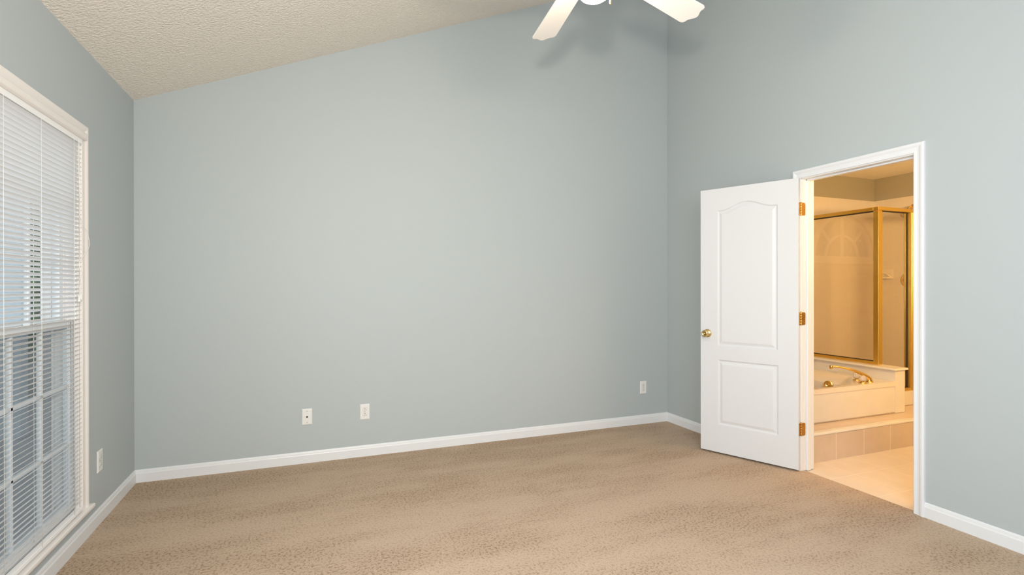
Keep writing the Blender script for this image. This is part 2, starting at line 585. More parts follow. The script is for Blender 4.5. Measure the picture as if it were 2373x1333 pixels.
def door_leaf():
    mb = MB()
    def arch(i):      # loop of the upper panel, inset by i ; u measured from hinge
        u0, u1, z0, zs, zp = 0.140 + i, 0.572 - i, 0.831 + i, 1.866 - i, 1.917 - i
        pts = [(u0, z0), (u1, z0)]
        K = 24
        for k in range(K + 1):
            t = k / K
            s = (t - .5) * 2
            pts.append((u1 + (u0 - u1) * t, zs + (zp - zs) * (0.5 + 0.5 * math.cos(PI * max(-1, min(1, s * 1.12))))))
        return pts
    def rect(i):
        return [(0.136 + i, 0.227 + i), (0.568 - i, 0.227 + i), (0.568 - i, 0.724 - i), (0.136 + i, 0.724 - i)]
    for xf, sgn in ((DX1, -1), (DX0, 1)):
        P = lambda u, z, d: (xf + sgn * d, -u, z)
        outer = [(-DYH, DZ0), (-DYF, DZ0), (-DYF, DZ1), (-DYH, DZ1)]
        loops = [outer, arch(0), rect(0)]
        flat = [p for lp in loops for p in lp]
        tris = tessellate_polygon([[Vector((u, z, 0)) for u, z in lp] for lp in loops])
        mb.add([P(u, z, 0) for u, z in flat], [tuple(t) for t in tris])
        for fn in (arch, rect):
            steps = [(0, 0), (.004, .0045), (.009, .0075), (.016, .0080), (.020, .0065), (.034, .0015), (.037, .0010)]
            rings = [[P(u, z, d) for u, z in fn(i)] for i, d in steps]
            n = len(rings[0])
            vs = [p for r in rings for p in r]
            fs = [(j * n + k, j * n + (k + 1) % n, (j + 1) * n + (k + 1) % n, (j + 1) * n + k) for j in range(len(steps) - 1) for k in range(n)]
            fs.append(tuple((len(steps) - 1) * n + k for k in range(n)))
            mb.add(vs, fs)
    c = [(DX0, DYH), (DX1, DYH), (DX1, DYF), (DX0, DYF)]
    for k in (0, 2):
        (xa, ya), (xb, yb) = c[k], c[(k + 1) % 4]
        mb.add([(xa, ya, DZ0), (xb, yb, DZ0), (xb, yb, DZ1), (xa, ya, DZ1)], [(0, 1, 2, 3)])
    mb.add([(x, y, DZ0) for x, y in c], [(3, 2, 1, 0)])
    mb.add([(x, y, DZ1) for x, y in c], [(0, 1, 2, 3)])
    return mb


door_leaf().build('door_leaf', m_door, door)
KY, KZ = -0.648, 0.922
for xf, sg in ((DX1, 1), (DX0, -1)):
    kb = MB().lathe([(0, 0), (.031, 0), (.0325, .003), (.030, .007), (.022, .011), (.013, .014), (.0115, .020), (.013, .027), (.020, .032),
                     (.0255, .039), (.027, .046), (.026, .053), (.022, .058), (.016, .0605), (.0155, .0590), (0, .0590)], (xf, KY, KZ), (sg, 0, 0), 36)
    ko = kb.build('doorknob', m_knob, door)
    tag(ko, 'round brass doorknob')
    MB().lathe([(0, .0592), (.0085, .0592), (.0085, .0625), (0, .063)], (xf, KY, KZ), (sg, 0, 0), 20).build('lock_button', m_knob, ko)
lt = MB().box(.012, DYF - .0012, .882, .033, DYF + .002, .962).build('latch_plate', m_knob, door)
for zc in (1.822, 1.060, 0.290):
    hb = MB()
    # barrel with knuckles, door leaf plate, jamb plate is on the trim side of the pivot (drawn in the door's axes)
    for k in range(5):
        z0 = zc - .0445 + k * .0178
        hb.lathe([(0, 0), (.0058, 0), (.0062, .0008), (.0062, .0168), (.0058, .0176), (0, .0176)], (0, 0, z0), (0, 0, 1), 16)
    hb.lathe([(0, 0), (.0045, 0), (.0045, .003), (0, .005)], (0, 0, zc + .0445), (0, 0, 1), 12)
    hb.box(.0, DYH + .001, zc - .0445, .034, DYH - .0005 + .0022, zc + .0445)
    ho = hb.build('hinge', m_hinge, door)
    tag(ho, 'brass butt hinge')
    # jamb leaf: rounded plate let into the jamb face
    r = .012
    zz, xx = .0445, .035
    poly = [(0, -zz)] + [(xx - r + r * math.cos(t), -zz + r + r * math.sin(t)) for t in [-PI / 2 + PI / 2 * k / 6 for k in range(7)]] + \
           [(xx - r + r * math.cos(t), zz - r + r * math.sin(t)) for t in [PI / 2 * k / 6 for k in range(7)]] + [(0, zz)]
    jp = MB().prism(poly, lambda u, v, t: (W + u - .004, t, zc + v), -1.4575, -1.4545)
    for du, dv in ((.022, .030), (.022, -.030), (.028, 0)):
        jp.lathe([(0, 0), (.0032, 0), (.0032, .0009), (0, .0012)], (W + du - .004, -1.4575, zc + dv), (0, -1, 0), 12)
    under(jp.build('hinge_leaf', m_hinge), tr1)

# ------------------------------------------------------------------ tall window (left wall)
win = empty('window_1', (0, -1.2835, OZ0))
struct(win, 'tall white double-hung window in the low wall', 'window')
bpy.context.view_layer.update()
GY0, GY1 = -1.645, -0.922          # glass edges
wp = lambda a, z, d: (d, a, z)
WCAS = [(w * 1.17, d) for w, d in CAS]
under(casing((OY0 - .002, OY1 + .004, OZ0 + .015, OZ1 - .004), WCAS, wp, 'y').build('casing', m_trimw), win)
jw = MB()
jw.box(-.15, OY1 - .012, OZ0, 0, OY1, OZ1)
jw.box(-.15, OY0, OZ0, 0, OY0 + .012, OZ1)
jw.box(-.15, OY0, OZ1 - .012, 0, OY1, OZ1)
jw.box(-.15, OY0, OZ0 - .01, -.02, OY1, OZ0 + .018)
# parting stops between the sash tracks
for y0, y1 in ((OY1 - .012, OY1 - .022), (OY0 + .012, OY0 + .022)):
    jw.box(-.060, y0, OZ0, -.053, y1, OZ1 - .012)
    jw.box(-.012, y0, OZ0, -.004, y1, OZ1 - .012)
    jw.box(-.105, y0, OZ0, -.095, y1, OZ1 - .012)
under(jw.build('jamb', m_trimw, bevel=0.0015), win)
st = MB().box(-.02, -1.79, .145, .034, -0.772, .165)
under(st.build('stool', m_trimw, bevel=0.005), win)
AP = [(0, 0), (.008, 0), (.010, .003), (.010, .009), (.014, .014), (.015, .021), (.012, .026), (0, .026)]
ap = MB()
pz = [(d, z) for d, z in AP]
n = len(pz)
ra = [(d, -0.845 + z * 1.3, .120 + z) for d, z in pz]
rb = [(d, -1.722 - z * 1.3, .120 + z) for d, z in pz]
ap.add(ra + rb, [(i, (i + 1) % n, n + (i + 1) % n, n + i) for i in range(n)] + [tuple(range(n)), tuple(range(n, 2 * n))])
under(ap.build('apron', m_trimw), win)


under(casing((NY0 - .002, NY1 + .002, OZ0 + .015, OZ1 - .004), WCAS, wp, 'y').build('casing', m_trimw),
      struct(empty('window_added', (0, -2.955, OZ0))))  # casing round the unseen opening added for the cool fill


def sash(name, xc, z0, z1, bot, top, rows):
    """frame + muntin bars in one part, pane a sub-part. z0..z1 glass"""
    th = .016
    mb = MB()
    mb.box(xc - th, GY1, z0 - bot, xc + th, OY1 - .013, z1 + top)
    mb.box(xc - th, OY0 + .013, z0 - bot, xc + th, GY0, z1 + top)
    mb.box(xc - th, GY0, z0 - bot, xc + th, GY1, z0)
    mb.box(xc - th, GY0, z1, xc + th, GY1, z1 + top)
    cols = [-1.445, -1.197]
    for y in cols:
        mb.box(xc - .009, y - .009, z0, xc + .009, y + .009, z1)
    for k in range(1, rows):
        z = z0 + (z1 - z0) * k / rows
        mb.box(xc - .009, GY0, z - .009, xc + .009, GY1, z + .009)
    o = under(mb.build('sash', m_vinyl, bevel=0.0025), win)
    tag(o, name)
    g = MB().box(xc - .003, GY0 - .004, z0 - .004, xc + .003, GY1 + .004, z1 + .004).build('pane', m_glass)
    g.parent = o
    return o


lo = sash('lower sash with a three-column grid', -.034, .232, 1.088, .052, .036, 3)
up = sash('upper sash with a three-column grid', -.076, 1.128, 1.985, .036, .040, 3)
lk = MB().box(-.040, -1.32, 1.124, -.018, -1.26, 1.134)
lk.tube([(-.030, -1.275, 1.136), (-.022, -1.30, 1.142), (-.020, -1.345, 1.143)], .004, 8)
lko = lk.build('sash_lock', m_vinyl)
lko.parent = lo
scn = MB().box(-.1085, OY0 + .012, .18, -.1075, OY1 - .012, 1.13)
under(scn.build('insect_screen', m_screen), win)

# ------------------------------------------------------------------ mini blind
bl = empty('window_blind', (0.003, -1.2835, 2.0))
tag(bl, 'white horizontal mini blind lowered over the tall window', 'blind')
BY0, BY1 = -1.688, -0.880
XB = 0.003 - 0.003


def bpart(mb, name, m, bevel=0.0):
    """geometry given in world axes, moved into the blind's own axes"""
    for p in mb.v:
        p -= Vector((0.003, -1.2835, 2.0))
    return mb.build(name, m, bl, bevel)


vp = [(-.010, -.018), (.018, -.018), (.026, -.012), (.029, -.002), (.028, .010), (.022, .019), (-.010, .019)]
bpart(MB().prism(vp, lambda u, v, t: (u + .003, t, 2.040 + v), BY0 - .005, BY1 + .030), 'valance', m_trimw, 0.002)
bpart(MB().box(-.012, BY0, 1.996, .016, BY1, 2.022), 'headrail', m_slat, 0.002)
sl = MB()
NS, PITCHZ = 84, .02155
zt = 1.985
tilt = math.radians(30)
for k in range(NS):
    z = zt - k * PITCHZ
    if z < .200:
        break
    rows = []
    for j in range(5):
        s = (j / 4 - .5) * .025
        h = .0016 * (1 - (2 * j / 4 - 1) ** 2)
        x = s * math.cos(tilt) - h * math.sin(tilt)
        dz = s * math.sin(tilt) + h * math.cos(tilt)
        rows.append((.003 + x, z + dz))
    th = .00035
    n0 = []
    vs = []
    for y in (BY0, BY1):
        for x, zz in rows: vs.append((x, y, zz + th))
        for x, zz in reversed(rows): vs.append((x, y, zz - th))
    n = 10
    fs = [(i, (i + 1) % n, n + (i + 1) % n, n + i) for i in range(n)] + [tuple(range(n)), tuple(range(n, 2 * n))]
    sl.add(vs, fs, False)
bpart(sl, 'slats', m_slat)
bpart(MB().box(-.010, BY0, .172, .016, BY1, .190), 'bottom_rail', m_slat, 0.003)
for yl in (-1.307, -0.980, -1.60):
    for xl in (.0165, -.0105):
        bpart(MB().tube([(xl, yl, 2.0), (xl, yl, .185)], .0010, 6), 'ladder_cord', m_cord)
# two lift cords with tassels at the far end, one looped out past the casing
def catmull(pts, k=8):
    pts = [Vector(p) for p in pts]
    q = [pts[0]] + pts + [pts[-1]]
    out = []
    for i in range(1, len(q) - 2):
        for j in range(k):
            t = j / k
            a, b, c, d = q[i - 1], q[i], q[i + 1], q[i + 2]
            out.append(.5 * (2 * b + (c - a) * t + (2 * a - 5 * b + 4 * c - d) * t * t + (3 * b - a - 3 * c + d) * t ** 3))
    out.append(pts[-1])
    return out


c1 = catmull([(.026, -.960, 2.010), (.029, -.958, 1.80), (.030, -.952, 1.70), (.030, -.948, 1.633), (.031, -.918, 1.595), (.033, -.872, 1.558), (.034, -.850, 1.512),
              (.033, -.858, 1.480), (.031, -.925, 1.434), (.030, -.962, 1.401), (.030, -.950, 1.345), (.030, -.968, 1.310), (.030, -.958, 1.270), (.030, -.965, 1.245)], 6)
c2 = catmull([(.026, -.950, 2.010), (.029, -.945, 1.80), (.030, -.955, 1.65), (.030, -.948, 1.50), (.030, -.958, 1.40), (.030, -.944, 1.32), (.030, -.950, 1.28), (.030, -.944, 1.255)], 6)
for cpts, tip in ((c1, (.030, -.965, 1.245)), (c2, (.030, -.944, 1.255))):
    co = bpart(MB().tube(cpts, .0011, 6), 'lift_cord', m_cord)
    tb = MB().lathe([(0, 0), (.0022, 0), (.0032, -.008), (.0068, -.032), (.0066, -.035), (0, -.035)], (tip[0], tip[1], tip[2] + .004), (0, 0, 1), 14)
    for p in tb.v:
        p -= Vector((0.003, -1.2835, 2.0))
    tb.build('tassel', m_plate, co)

# ------------------------------------------------------------------ wall plates
def plate_mesh():
    w, h = .035, .0585
    mb = MB()
    rings = [(0, 0.0), (.0, .003), (.0045, .0062), (.006, .0065)]
    vs = [(sx * (w - i), sy * 0 - d, sz * (h - i)) for i, d in rings for sx, sy, sz in ((-1, 1, -1), (1, 1, -1), (1, 1, 1), (-1, 1, 1))]
    fs = [(j * 4 + k, j * 4 + (k + 1) % 4, (j + 1) * 4 + (k + 1) % 4, (j + 1) * 4 + k) for j in range(3) for k in range(4)]
    fs += [(12, 13, 14, 15), (0, 1, 2, 3)]
    return mb.add(vs, fs)


def duplex(name, loc, rz, label):
    """local axes: plate in xz, facing -y"""
    o = empty(name, loc, rz)
    tag(o, label, 'outlet', 'duplex outlets low on the bedroom walls')
    plate_mesh().build('cover_plate', m_plate, o)
    for s in (1, -1):
        zc = s * .0195
        poly = []
        for k in range(28):
            t = 2 * PI * k / 28
            poly.append((.0168 * math.cos(t), max(-.0135, min(.0135, .0168 * math.sin(t))) + zc))
        r = MB().prism(poly, lambda u, v, t: (u, t, v), -.0066, -.0082).build('receptacle', m_plate, o)
        ring = MB()
        ring.tube([(u * 1.04, -.0066, (v - zc) * 1.05 + zc) for u, v in poly] + [(poly[0][0] * 1.04, -.0066, (poly[0][1] - zc) * 1.05 + zc)], .0005, 5, False)
        ring.build('receptacle_edge', m_screw, r)
        sm = MB()
        sm.box(-.0077, -.0083, zc - .0085, -.0052, -.0080, zc + .0005)
        sm.box(.0052, -.0083, zc - .0080, .0077, -.0080, zc + .0000)
        sm.lathe([(0, 0), (.0028, 0), (.0028, .0003), (0, .0003)], (0, -.0081, zc + .0072), (0, -1, 0), 14)
        sm.build('slots', m_slot, r)
    MB().lathe([(0, 0), (.0030, 0), (.0026, .0012), (0, .0014)], (0, -.0064, 0), (0, -1, 0), 14).build('screw', m_screw, o)
    return o


duplex('wall_outlet', (1.462, 0, .336), 0, 'white duplex outlet on the long wall, next to the cable plate')
duplex('wall_outlet', (3.985, 0, .339), 0, 'white duplex outlet on the long wall, close to the corner by the open door')
duplex('wall_outlet', (0, -.612, .336), math.radians(-90) + PI, 'white duplex outlet on the window wall, beside the tall window')
cp = empty('cable_plate', (1.054, 0, .336))
tag(cp, 'white cable wall plate with one small dark jack', 'wall plate')
plate_mesh().build('cover_plate', m_plate, cp)
MB().lathe([(0, 0), (.0062, 0), (.0062, .001), (.0046, .0015), (.0046, .007), (0, .007)], (0, -.0062, 0), (0, -1, 0), 18).build('jack', m_slot, cp)
for s in (1, -1):
    MB().lathe([(0, 0), (.0034, 0), (.0030, .0012), (0, .0014)], (0, -.0064, s * .042), (0, -1, 0), 14).build('screw', m_screw, cp)

# ------------------------------------------------------------------ ceiling fan
FX, FY, FZ = 2.128, -2.265, 2.600
fan = empty('ceiling_fan', (FX, FY, FZ))
tag(fan, 'white ceiling fan with lit glass bowl and scalloped blades', 'ceiling fan')
CZ = ceil_z(FX) - FZ
cn = MB().lathe([(0, 0), (.018, 0), (.022, .008), (.045, .03), (.062, .06), (.068, .085), (.068, .14), (0, .14)], (0, 0, CZ - .115), (0, 0, 1), 36)
cn.build('canopy', m_fan, fan)
MB().tube([(0, 0, .12), (0, 0, CZ - .10)], .0125, 16).build('downrod', m_fan, fan)
MB().lathe([(0, .135), (.02, .135), (.03, .125), (.035, .105), (.085, .095), (.108, .075), (.112, .05), (.108, .02), (.085, .006), (.07, .0), (.06, -.03), (.055, -.055), (0, -.055)],
           (0, 0, 0), (0, 0, 1), 40).build('motor_housing', m_fan, fan)
MB().lathe([(0, -.050), (.052, -.050), (.056, -.055), (.056, -.075), (.070, -.082), (.072, -.092), (0, -.092)], (0, 0, 0), (0, 0, 1), 36).build('light_fitter', m_brass, fan)
bw = MB().lathe([(.056, -.088), (.062, -.10), (.066, -.118), (.066, -.132), (.062, -.147), (.053, -.160), (.039, -.169), (.023, -.174), (.010, -.176), (0, -.176)], (0, 0, 0), (0, 0, 1), 40)
bw.build('glass_bowl', m_bowl, fan)
# pull chain hanging beside the bowl
d_ = Vector((.080, -.030, 0))
chn = MB().tube([(.045, -.017, -.085), (.056, -.022, -.09), (.060, -.023, -.11), (.060, -.023, -.160)], .0012, 6)
cho = chn.build('pull_chain', m_brass, fan)
MB().lathe([(0, 0), (.0035, 0), (.0045, -.008), (.0042, -.026), (.002, -.031), (0, -.031)], (.060, -.023, -.160), (0, 0, 1), 14).build('chain_pendant', m_brass, cho)


def blade_mesh(L):
    """flat blade along +x, from r=.17 to L, with a scalloped tip"""
    w0, w1 = .052, .066
    out = []
    r0 = .175
    N = 28
    top = []
    for k in range(N + 1):
        v = -1 + 2 * k / N
        a = abs(v)
        tip = L - .024 + .024 * (0.5 + 0.5 * math.cos(PI * min(1, a / .64)))   # central lobe
        if a > .72:
            q = (a - .72) / .28
            tip -= .020 * (1 - math.sqrt(max(0, 1 - q * q)))
        top.append((tip, v * w1))
    poly = [(r0 + .012, -w0 + .004), ] + [(r0 + .03, -w0 - .001)] + top + [(r0 + .03, w0 + .001), (r0 + .012, w0 - .004), (r0, w0 - .02), (r0, -w0 + .02)]
    return MB().prism(poly, lambda u, v, t: (u, v, t), -.0035, .0035)


RAD = 0.735
angs = [82.2, 17.2, -57, -130, 156]
for i, a in enumerate(angs):
    rad = [.715, .733, .725, .725, .725][i]
    b = blade_mesh(rad).build('blade', m_fan, fan, bevel=0.002)
    b.matrix_local = Matrix.Rotation(math.radians(a), 4, 'Z') @ Matrix.Rotation(math.radians(-11), 4, 'X')
    ir = MB()
    poly = [(.085, -.018), (.13, -.013), (.17, -.020), (.20, -.036), (.235, -.034), (.250, -.018), (.258, 0), (.250, .018), (.235, .034), (.20, .036), (.17, .020), (.13, .013), (.085, .018)]
    ir.prism(poly, lambda u, v, t: (u, v, t), -.0085, -.0036)
    ir.build('blade_iron', m_fan, b, bevel=0.001)

# ------------------------------------------------------------------ bathroom shell
BX0, BX1, BYB, BYF, BZC = W + .115, 7.12, -0.05, -3.45, 2.512
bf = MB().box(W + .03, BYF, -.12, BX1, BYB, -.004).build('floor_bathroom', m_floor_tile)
struct(bf, 'beige tiled bathroom floor beyond the doorway', 'floor')
# back wall with half-round window
CXW, RWIN, ZW = 4.875, 0.50, 1.59
bw_ = MB()
K = 32
arc = [(CXW + RWIN * math.cos(PI * k / K), ZW + RWIN * math.sin(PI * k / K)) for k in range(K + 1)]
outer = [(BX0, -.12), (BX1 + .1, -.12), (BX1 + .1, BZC + .05), (BX0, BZC + .05)]
tr_ = tessellate_polygon([[Vector((u, v, 0)) for u, v in outer], [Vector((u, v, 0)) for u, v in arc]])
flat = outer + arc
for y in (BYB, BYB + .12):
    bw_.add([(u, y, v) for u, v in flat], [tuple(t) for t in tr_])
na = len(arc)
bw_.add([(u, BYB, v) for u, v in arc] + [(u, BYB + .12, v) for u, v in arc], [(i, (i + 1) % na, na + (i + 1) % na, na + i) for i in range(na)])
bw_.add([(u, BYB, v) for u, v in outer] + [(u, BYB + .12, v) for u, v in outer], [(i, (i + 1) % 4, 4 + (i + 1) % 4, 4 + i) for i in range(4)])
struct(bw_.build('wall_bathroom_back', m_bpaint), 'taupe bathroom wall above the shower tile and tub', 'wall')
struct(MB().box(BX1, BYF, -.12, BX1 + .1, BYB, BZC + .05).build('wall_bathroom_right', m_bpaint), 'taupe bathroom end wall above the shower tile', 'wall')
struct(MB().box(BX0, BYF - .1, -.12, BX1 + .1, BYF, BZC + .05).build('wall_bathroom_front', m_bpaint))
struct(MB().box(BX0, BYF, BZC, BX1, BYB, BZC + .1).build('ceiling_bathroom', m_bceil), 'flat textured bathroom ceiling lit orange', 'ceiling')
struct(MB().box(5.80, BYB - .008, .21, BX1, BYB, 2.258).build('wall_shower_back', m_wtile_b), 'small square tile on the back shower wall', 'wall tile')
struct(MB().box(BX1 - .008, -1.06, .21, BX1, BYB - .008, 2.258).build('wall_shower_right', m_wtile_r), 'small square tile on the end shower wall', 'wall tile')
# half-round window
w2 = empty('window_2', (CXW, BYB, ZW))
struct(w2, 'half-round fan window above the tub, seen mirrored in the shower glass', 'window')
fw = MB()
def ringarc(r0, r1, y0, y1, K=32):
    vs, fs = [], []
    for k in range(K + 1):
        t = PI * k / K
        for r, y in ((r0, y0), (r1, y0), (r1, y1), (r0, y1)):
            vs.append((r * math.cos(t), y, r * math.sin(t)))
    for k in range(K):
        for j in range(4):
            fs.append((k * 4 + j, k * 4 + (j + 1) % 4, (k + 1) * 4 + (j + 1) % 4, (k + 1) * 4 + j))
    fs += [(0, 1, 2, 3), (K * 4, K * 4 + 1, K * 4 + 2, K * 4 + 3)]
    return vs, fs
fw.add(*ringarc(RWIN - .012, RWIN + .045, -.016, 0))
fw.box(-RWIN - .06, -.03, -.05, RWIN + .06, 0, 0)
fw.build('casing', m_trim, w2)
mu = MB()
mu.add(*ringarc(.255, .275, .03, .055))
mu.add(*ringarc(RWIN - .035, RWIN, .03, .06))
mu.box(-RWIN, .03, 0, RWIN, .06, .03)
mu.box(-.011, .031, 0, .011, .054, RWIN)
for a in (45, 135):
    ca, sa = math.cos(math.radians(a)), math.sin(math.radians(a))
    px, pz_ = -sa * .011, ca * .011
    q = [(.26 * ca + px, .26 * sa + pz_), (.49 * ca + px, .49 * sa + pz_), (.49 * ca - px, .49 * sa - pz_), (.26 * ca - px, .26 * sa - pz_)]
    mu.prism(q, lambda u, v, t: (u, t, v), .031, .054)
mu.build('fan_muntins', m_vinyl, w2)
MB().prism([(.495 * math.cos(PI * k / 32), .495 * math.sin(PI * k / 32)) for k in range(33)], lambda u, v, t: (u, t, v), .042, .046).build('pane', m_glass, w2)

# tiled step / platform
pf = empty('floor_platform', (5.75, -1.365, 0))
struct(pf, 'tiled step running along the front of the bathtub', 'step')
bpy.context.view_layer.update()
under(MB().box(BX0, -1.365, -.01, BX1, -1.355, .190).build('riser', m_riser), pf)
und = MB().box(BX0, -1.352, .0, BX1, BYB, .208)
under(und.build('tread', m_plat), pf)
nz = [(-1.350, .190)] + [(-1.357 - .011 * math.cos(t), .199 + .011 * math.sin(t)) for t in [-PI / 2 + PI * k / 8 for k in range(9)]] + [(-1.320, .210), (-1.320, .208), (-1.350, .2)]
under(MB().prism([(-1.349, .190), (-1.362, .190), (-1.3665, .193), (-1.368, .199), (-1.3665, .205), (-1.361, .209), (-1.352, .2105), (-1.318, .2105), (-1.318, .2081), (-1.349, .2081)],
                 lambda u, v, t: (t, u, v), BX0, BX1).build('nosing', m_marble), pf)

# ------------------------------------------------------------------ bathtub
tub = empty('bathtub', (5.03, -.61, .21))
tag(tub, 'bisque garden bathtub set behind the tiled step', 'bathtub')
bpy.context.view_layer.update()
TX0, TX1, TY0, TZ = BX0 + .002, 5.686, -1.176, .478
kick = MB().box(TX0, -1.168, .2105, TX1, -1.10, .219)
under(kick.build('tile_strip', m_riser), tub)
under(MB().box(TX0, -1.172, .219, TX1, -1.10, .438).build('apron', m_marble), tub)
L0 = [(4.50, -1.140), (5.20, -1.140), (5.60, -.86), (5.60, -.36), (5.42, -.16), (4.62, -.16), (4.44, -.34), (4.44, -1.0)]
L1 = [(4.56, -1.118), (5.165, -1.118), (5.245, -1.00), (5.275, -.45), (5.22, -.28), (4.68, -.28), (4.56, -.40), (4.54, -1.0)]
def rnd(poly, r=.03, k=4):
    out = []
    n = len(poly)
    for i in range(n):
        p, a, b = Vector(poly[i]), Vector(poly[i - 1]), Vector(poly[(i + 1) % n])
        pa = p + (a - p).normalized() * r
        pb = p + (b - p).normalized() * r
        for j in range(k + 1):
            t = j / k
            out.append(tuple((1 - t) ** 2 * pa + 2 * t * (1 - t) * p + t * t * pb))
    return out
L0r, L1r = rnd(L0), rnd(L1)
cxy = Vector((4.92, -.70))
def shr(loop, f): return [tuple(cxy + (Vector(p) - cxy) * f) for p in loop]
ts = MB()
rim = [(TX0, TY0), (TX1, TY0), (TX1, BYB - .002), (TX0, BYB - .002)]
fl_ = rim + L0r
tt = tessellate_polygon([[Vector((u, v, 0)) for u, v in rim], [Vector((u, v, 0)) for u, v in L0r]])
ts.add([(u, v, TZ) for u, v in fl_], [tuple(t) for t in tt])
rings = [(L0r, TZ), (shr(L0r, .992), TZ - .004), (L1r, .456), (shr(L1r, .985), .445), (shr(L1r, .93), .34), (shr(L1r, .86), .24), (shr(L1r, .78), .225)]
n = len(L0r)
vs = [(u, v, z) for lp, z in rings for u, v in lp]
fs = [(j * n + k, j * n + (k + 1) % n, (j + 1) * n + (k + 1) % n, (j + 1) * n + k) for j in range(len(rings) - 1) for k in range(n)]
fs.append(tuple((len(rings) - 1) * n + k for k in range(n)))
ts.add(vs, fs, True)
# skirt of the rim
ts.add([(u, v, z) for z in (TZ, .438) for u, v in rim], [(i, (i + 1) % 4, 4 + (i + 1) % 4, 4 + i) for i in range(4)])
under(ts.build('tub_shell', m_tub), tub)
OV = Vector((5.205, -.935, .440))
oax = Vector((-1, -.40, .10)).normalized()
ov = MB().lathe([(0, -.02), (.034, -.02), (.037, .002), (.036, .007), (.028, .0095), (.008, .0085), (.0075, .006), (0, .006)], OV, oax, 32)
ovo = under(ov.build('overflow_plate', m_brass), tub)
tag(ovo, 'round brass overflow plate')
ovs = MB().lathe([(0, .006), (.0055, .006), (.0050, .0088), (0, .009)], OV, oax, 14).build('screw', m_hinge)
ovs.parent = ovo

# tub faucet
fa = empty('tub_faucet', (5.44, -1.115, TZ))
tag(fa, 'brass tub faucet with arched spout and clear knobs on the tub corner', 'faucet')
bpy.context.view_layer.update()
sp = catmull([(5.452, -1.118, .482), (5.450, -1.117, .505), (5.420, -1.103, .533), (5.37, -1.075, .562), (5.31, -1.045, .585), (5.25, -1.01, .600), (5.19, -.975, .607)], 6)
nsp = len(sp)
sf = MB().tube(sp, [.022 + (.0085 - .022) * min(1, (i / (nsp - 1)) * 1.25) for i in range(nsp)], 16)
sf.lathe([(0, 0), (.028, 0), (.029, .004), (.025, .010), (0, .012)], (5.452, -1.118, TZ), (0, 0, 1), 24)
sfo = under(sf.build('spout', m_brass), fa)
at = MB().lathe([(0, .014), (.011, .014), (.013, .010), (.013, -.012), (.011, -.014), (0, -.014)], (5.187, -.973, .600), (0.1, -.05, 1), 20).build('aerator', m_brass)
at.parent = sfo
for hx, hy in ((5.352, -1.128), (5.435, -1.020)):
    hb = MB().lathe([(0, 0), (.027, 0), (.028, .004), (.022, .012), (.012, .016), (.012, .022), (0, .022)], (hx, hy, TZ), (0, 0, 1), 24)
    hbo = under(hb.build('handle', m_brass), fa)
    ck = MB()
    prof = [(0, .020), (.018, .020), (.027, .030), (.029, .045), (.025, .058), (.014, .064), (0, .064)]
    ck.lathe(prof, (hx, hy, TZ), (0, 0, 1), 8)
    ck.smooth = [False] * len(ck.smooth)
    cko = ck.build('crystal_knob', m_crystal)
    cko.parent = hbo

# knee wall between tub and shower
kw = empty('wall_knee', (5.749, -.6, .21))
struct(kw, 'low marble-clad wall between the bathtub and the shower', 'low wall')
bpy.context.view_layer.update()
under(MB().box(5.687, -1.176, .2105, 5.811, BYB - .001, .570).build('cladding', m_marble), kw)
under(MB().box(5.660, -1.196, .570, 5.830, BYB - .001, .589).build('cap', m_marble, bevel=0.006), kw)

# shower base
shb = empty('shower_curb', (6.4, -1.0, .21))
tag(shb, 'bisque shower curb and pan under the glass front', 'shower curb')
bpy.context.view_layer.update()
under(MB().box(5.813, -1.03, .2095, BX1 - .010, -.93, .334).build('curb', m_marble, bevel=0.006), shb)
under(MB().box(5.813, -.93, .2095, BX1 - .010, BYB - .010, .235).build('pan', m_tub), shb)

# ------------------------------------------------------------------ shower enclosure
se = empty('shower_enclosure', (5.763, -.98, .589))
tag(se, 'gold-framed glass shower enclosure beside the bathtub', 'shower enclosure')
bpy.context.view_layer.update()
XS, YS = 5.763, -.982


def ribbed_post(x0, y0, x1, y1, z0, z1):
    """upright with two shallow grooves on the faces to the room"""
    w, d = x1 - x0, y1 - y0
    p = [(x0, y0), (x0 + w * .28, y0), (x0 + w * .34, y0 + .004), (x0 + w * .42, y0 + .004), (x0 + w * .48, y0), (x0 + w * .60, y0), (x0 + w * .66, y0 + .004),
         (x0 + w * .74, y0 + .004), (x0 + w * .8, y0), (x1, y0), (x1, y1), (x0, y1)]
    return MB().prism(p, lambda u, v, t: (u, v, t), z0, z1)


under(MB().box(5.737, -1.006, .589, 5.789, -.956, 1.957).build('corner_post', m_gold, bevel=0.006), se)
hd = MB().box(5.745, -.956, 1.957, 5.781, BYB - .009, 1.990)
hd.box(5.737, -1.006, 1.957, 7.110, -.958, 1.990)
under(hd.build('header_rail', m_gold, bevel=0.006), se)
br = MB().box(5.746, -.956, .5895, 5.780, BYB - .009, .616)
under(br.build('side_sill_rail', m_gold, bevel=0.004), se)
under(MB().box(5.813, -1.004, .3345, 7.110, -.960, .362).build('front_sill_rail', m_gold, bevel=0.004), se)
gs = MB().box(XS - .003, -.957, .606, XS + .003, BYB - .010, 1.960)
under(gs.build('side_pane', m_sglass), se)
gf = MB().box(5.8135, YS - .003, .360, 6.160, YS + .003, 1.960)
under(gf.build('front_pane', m_sglass), se)
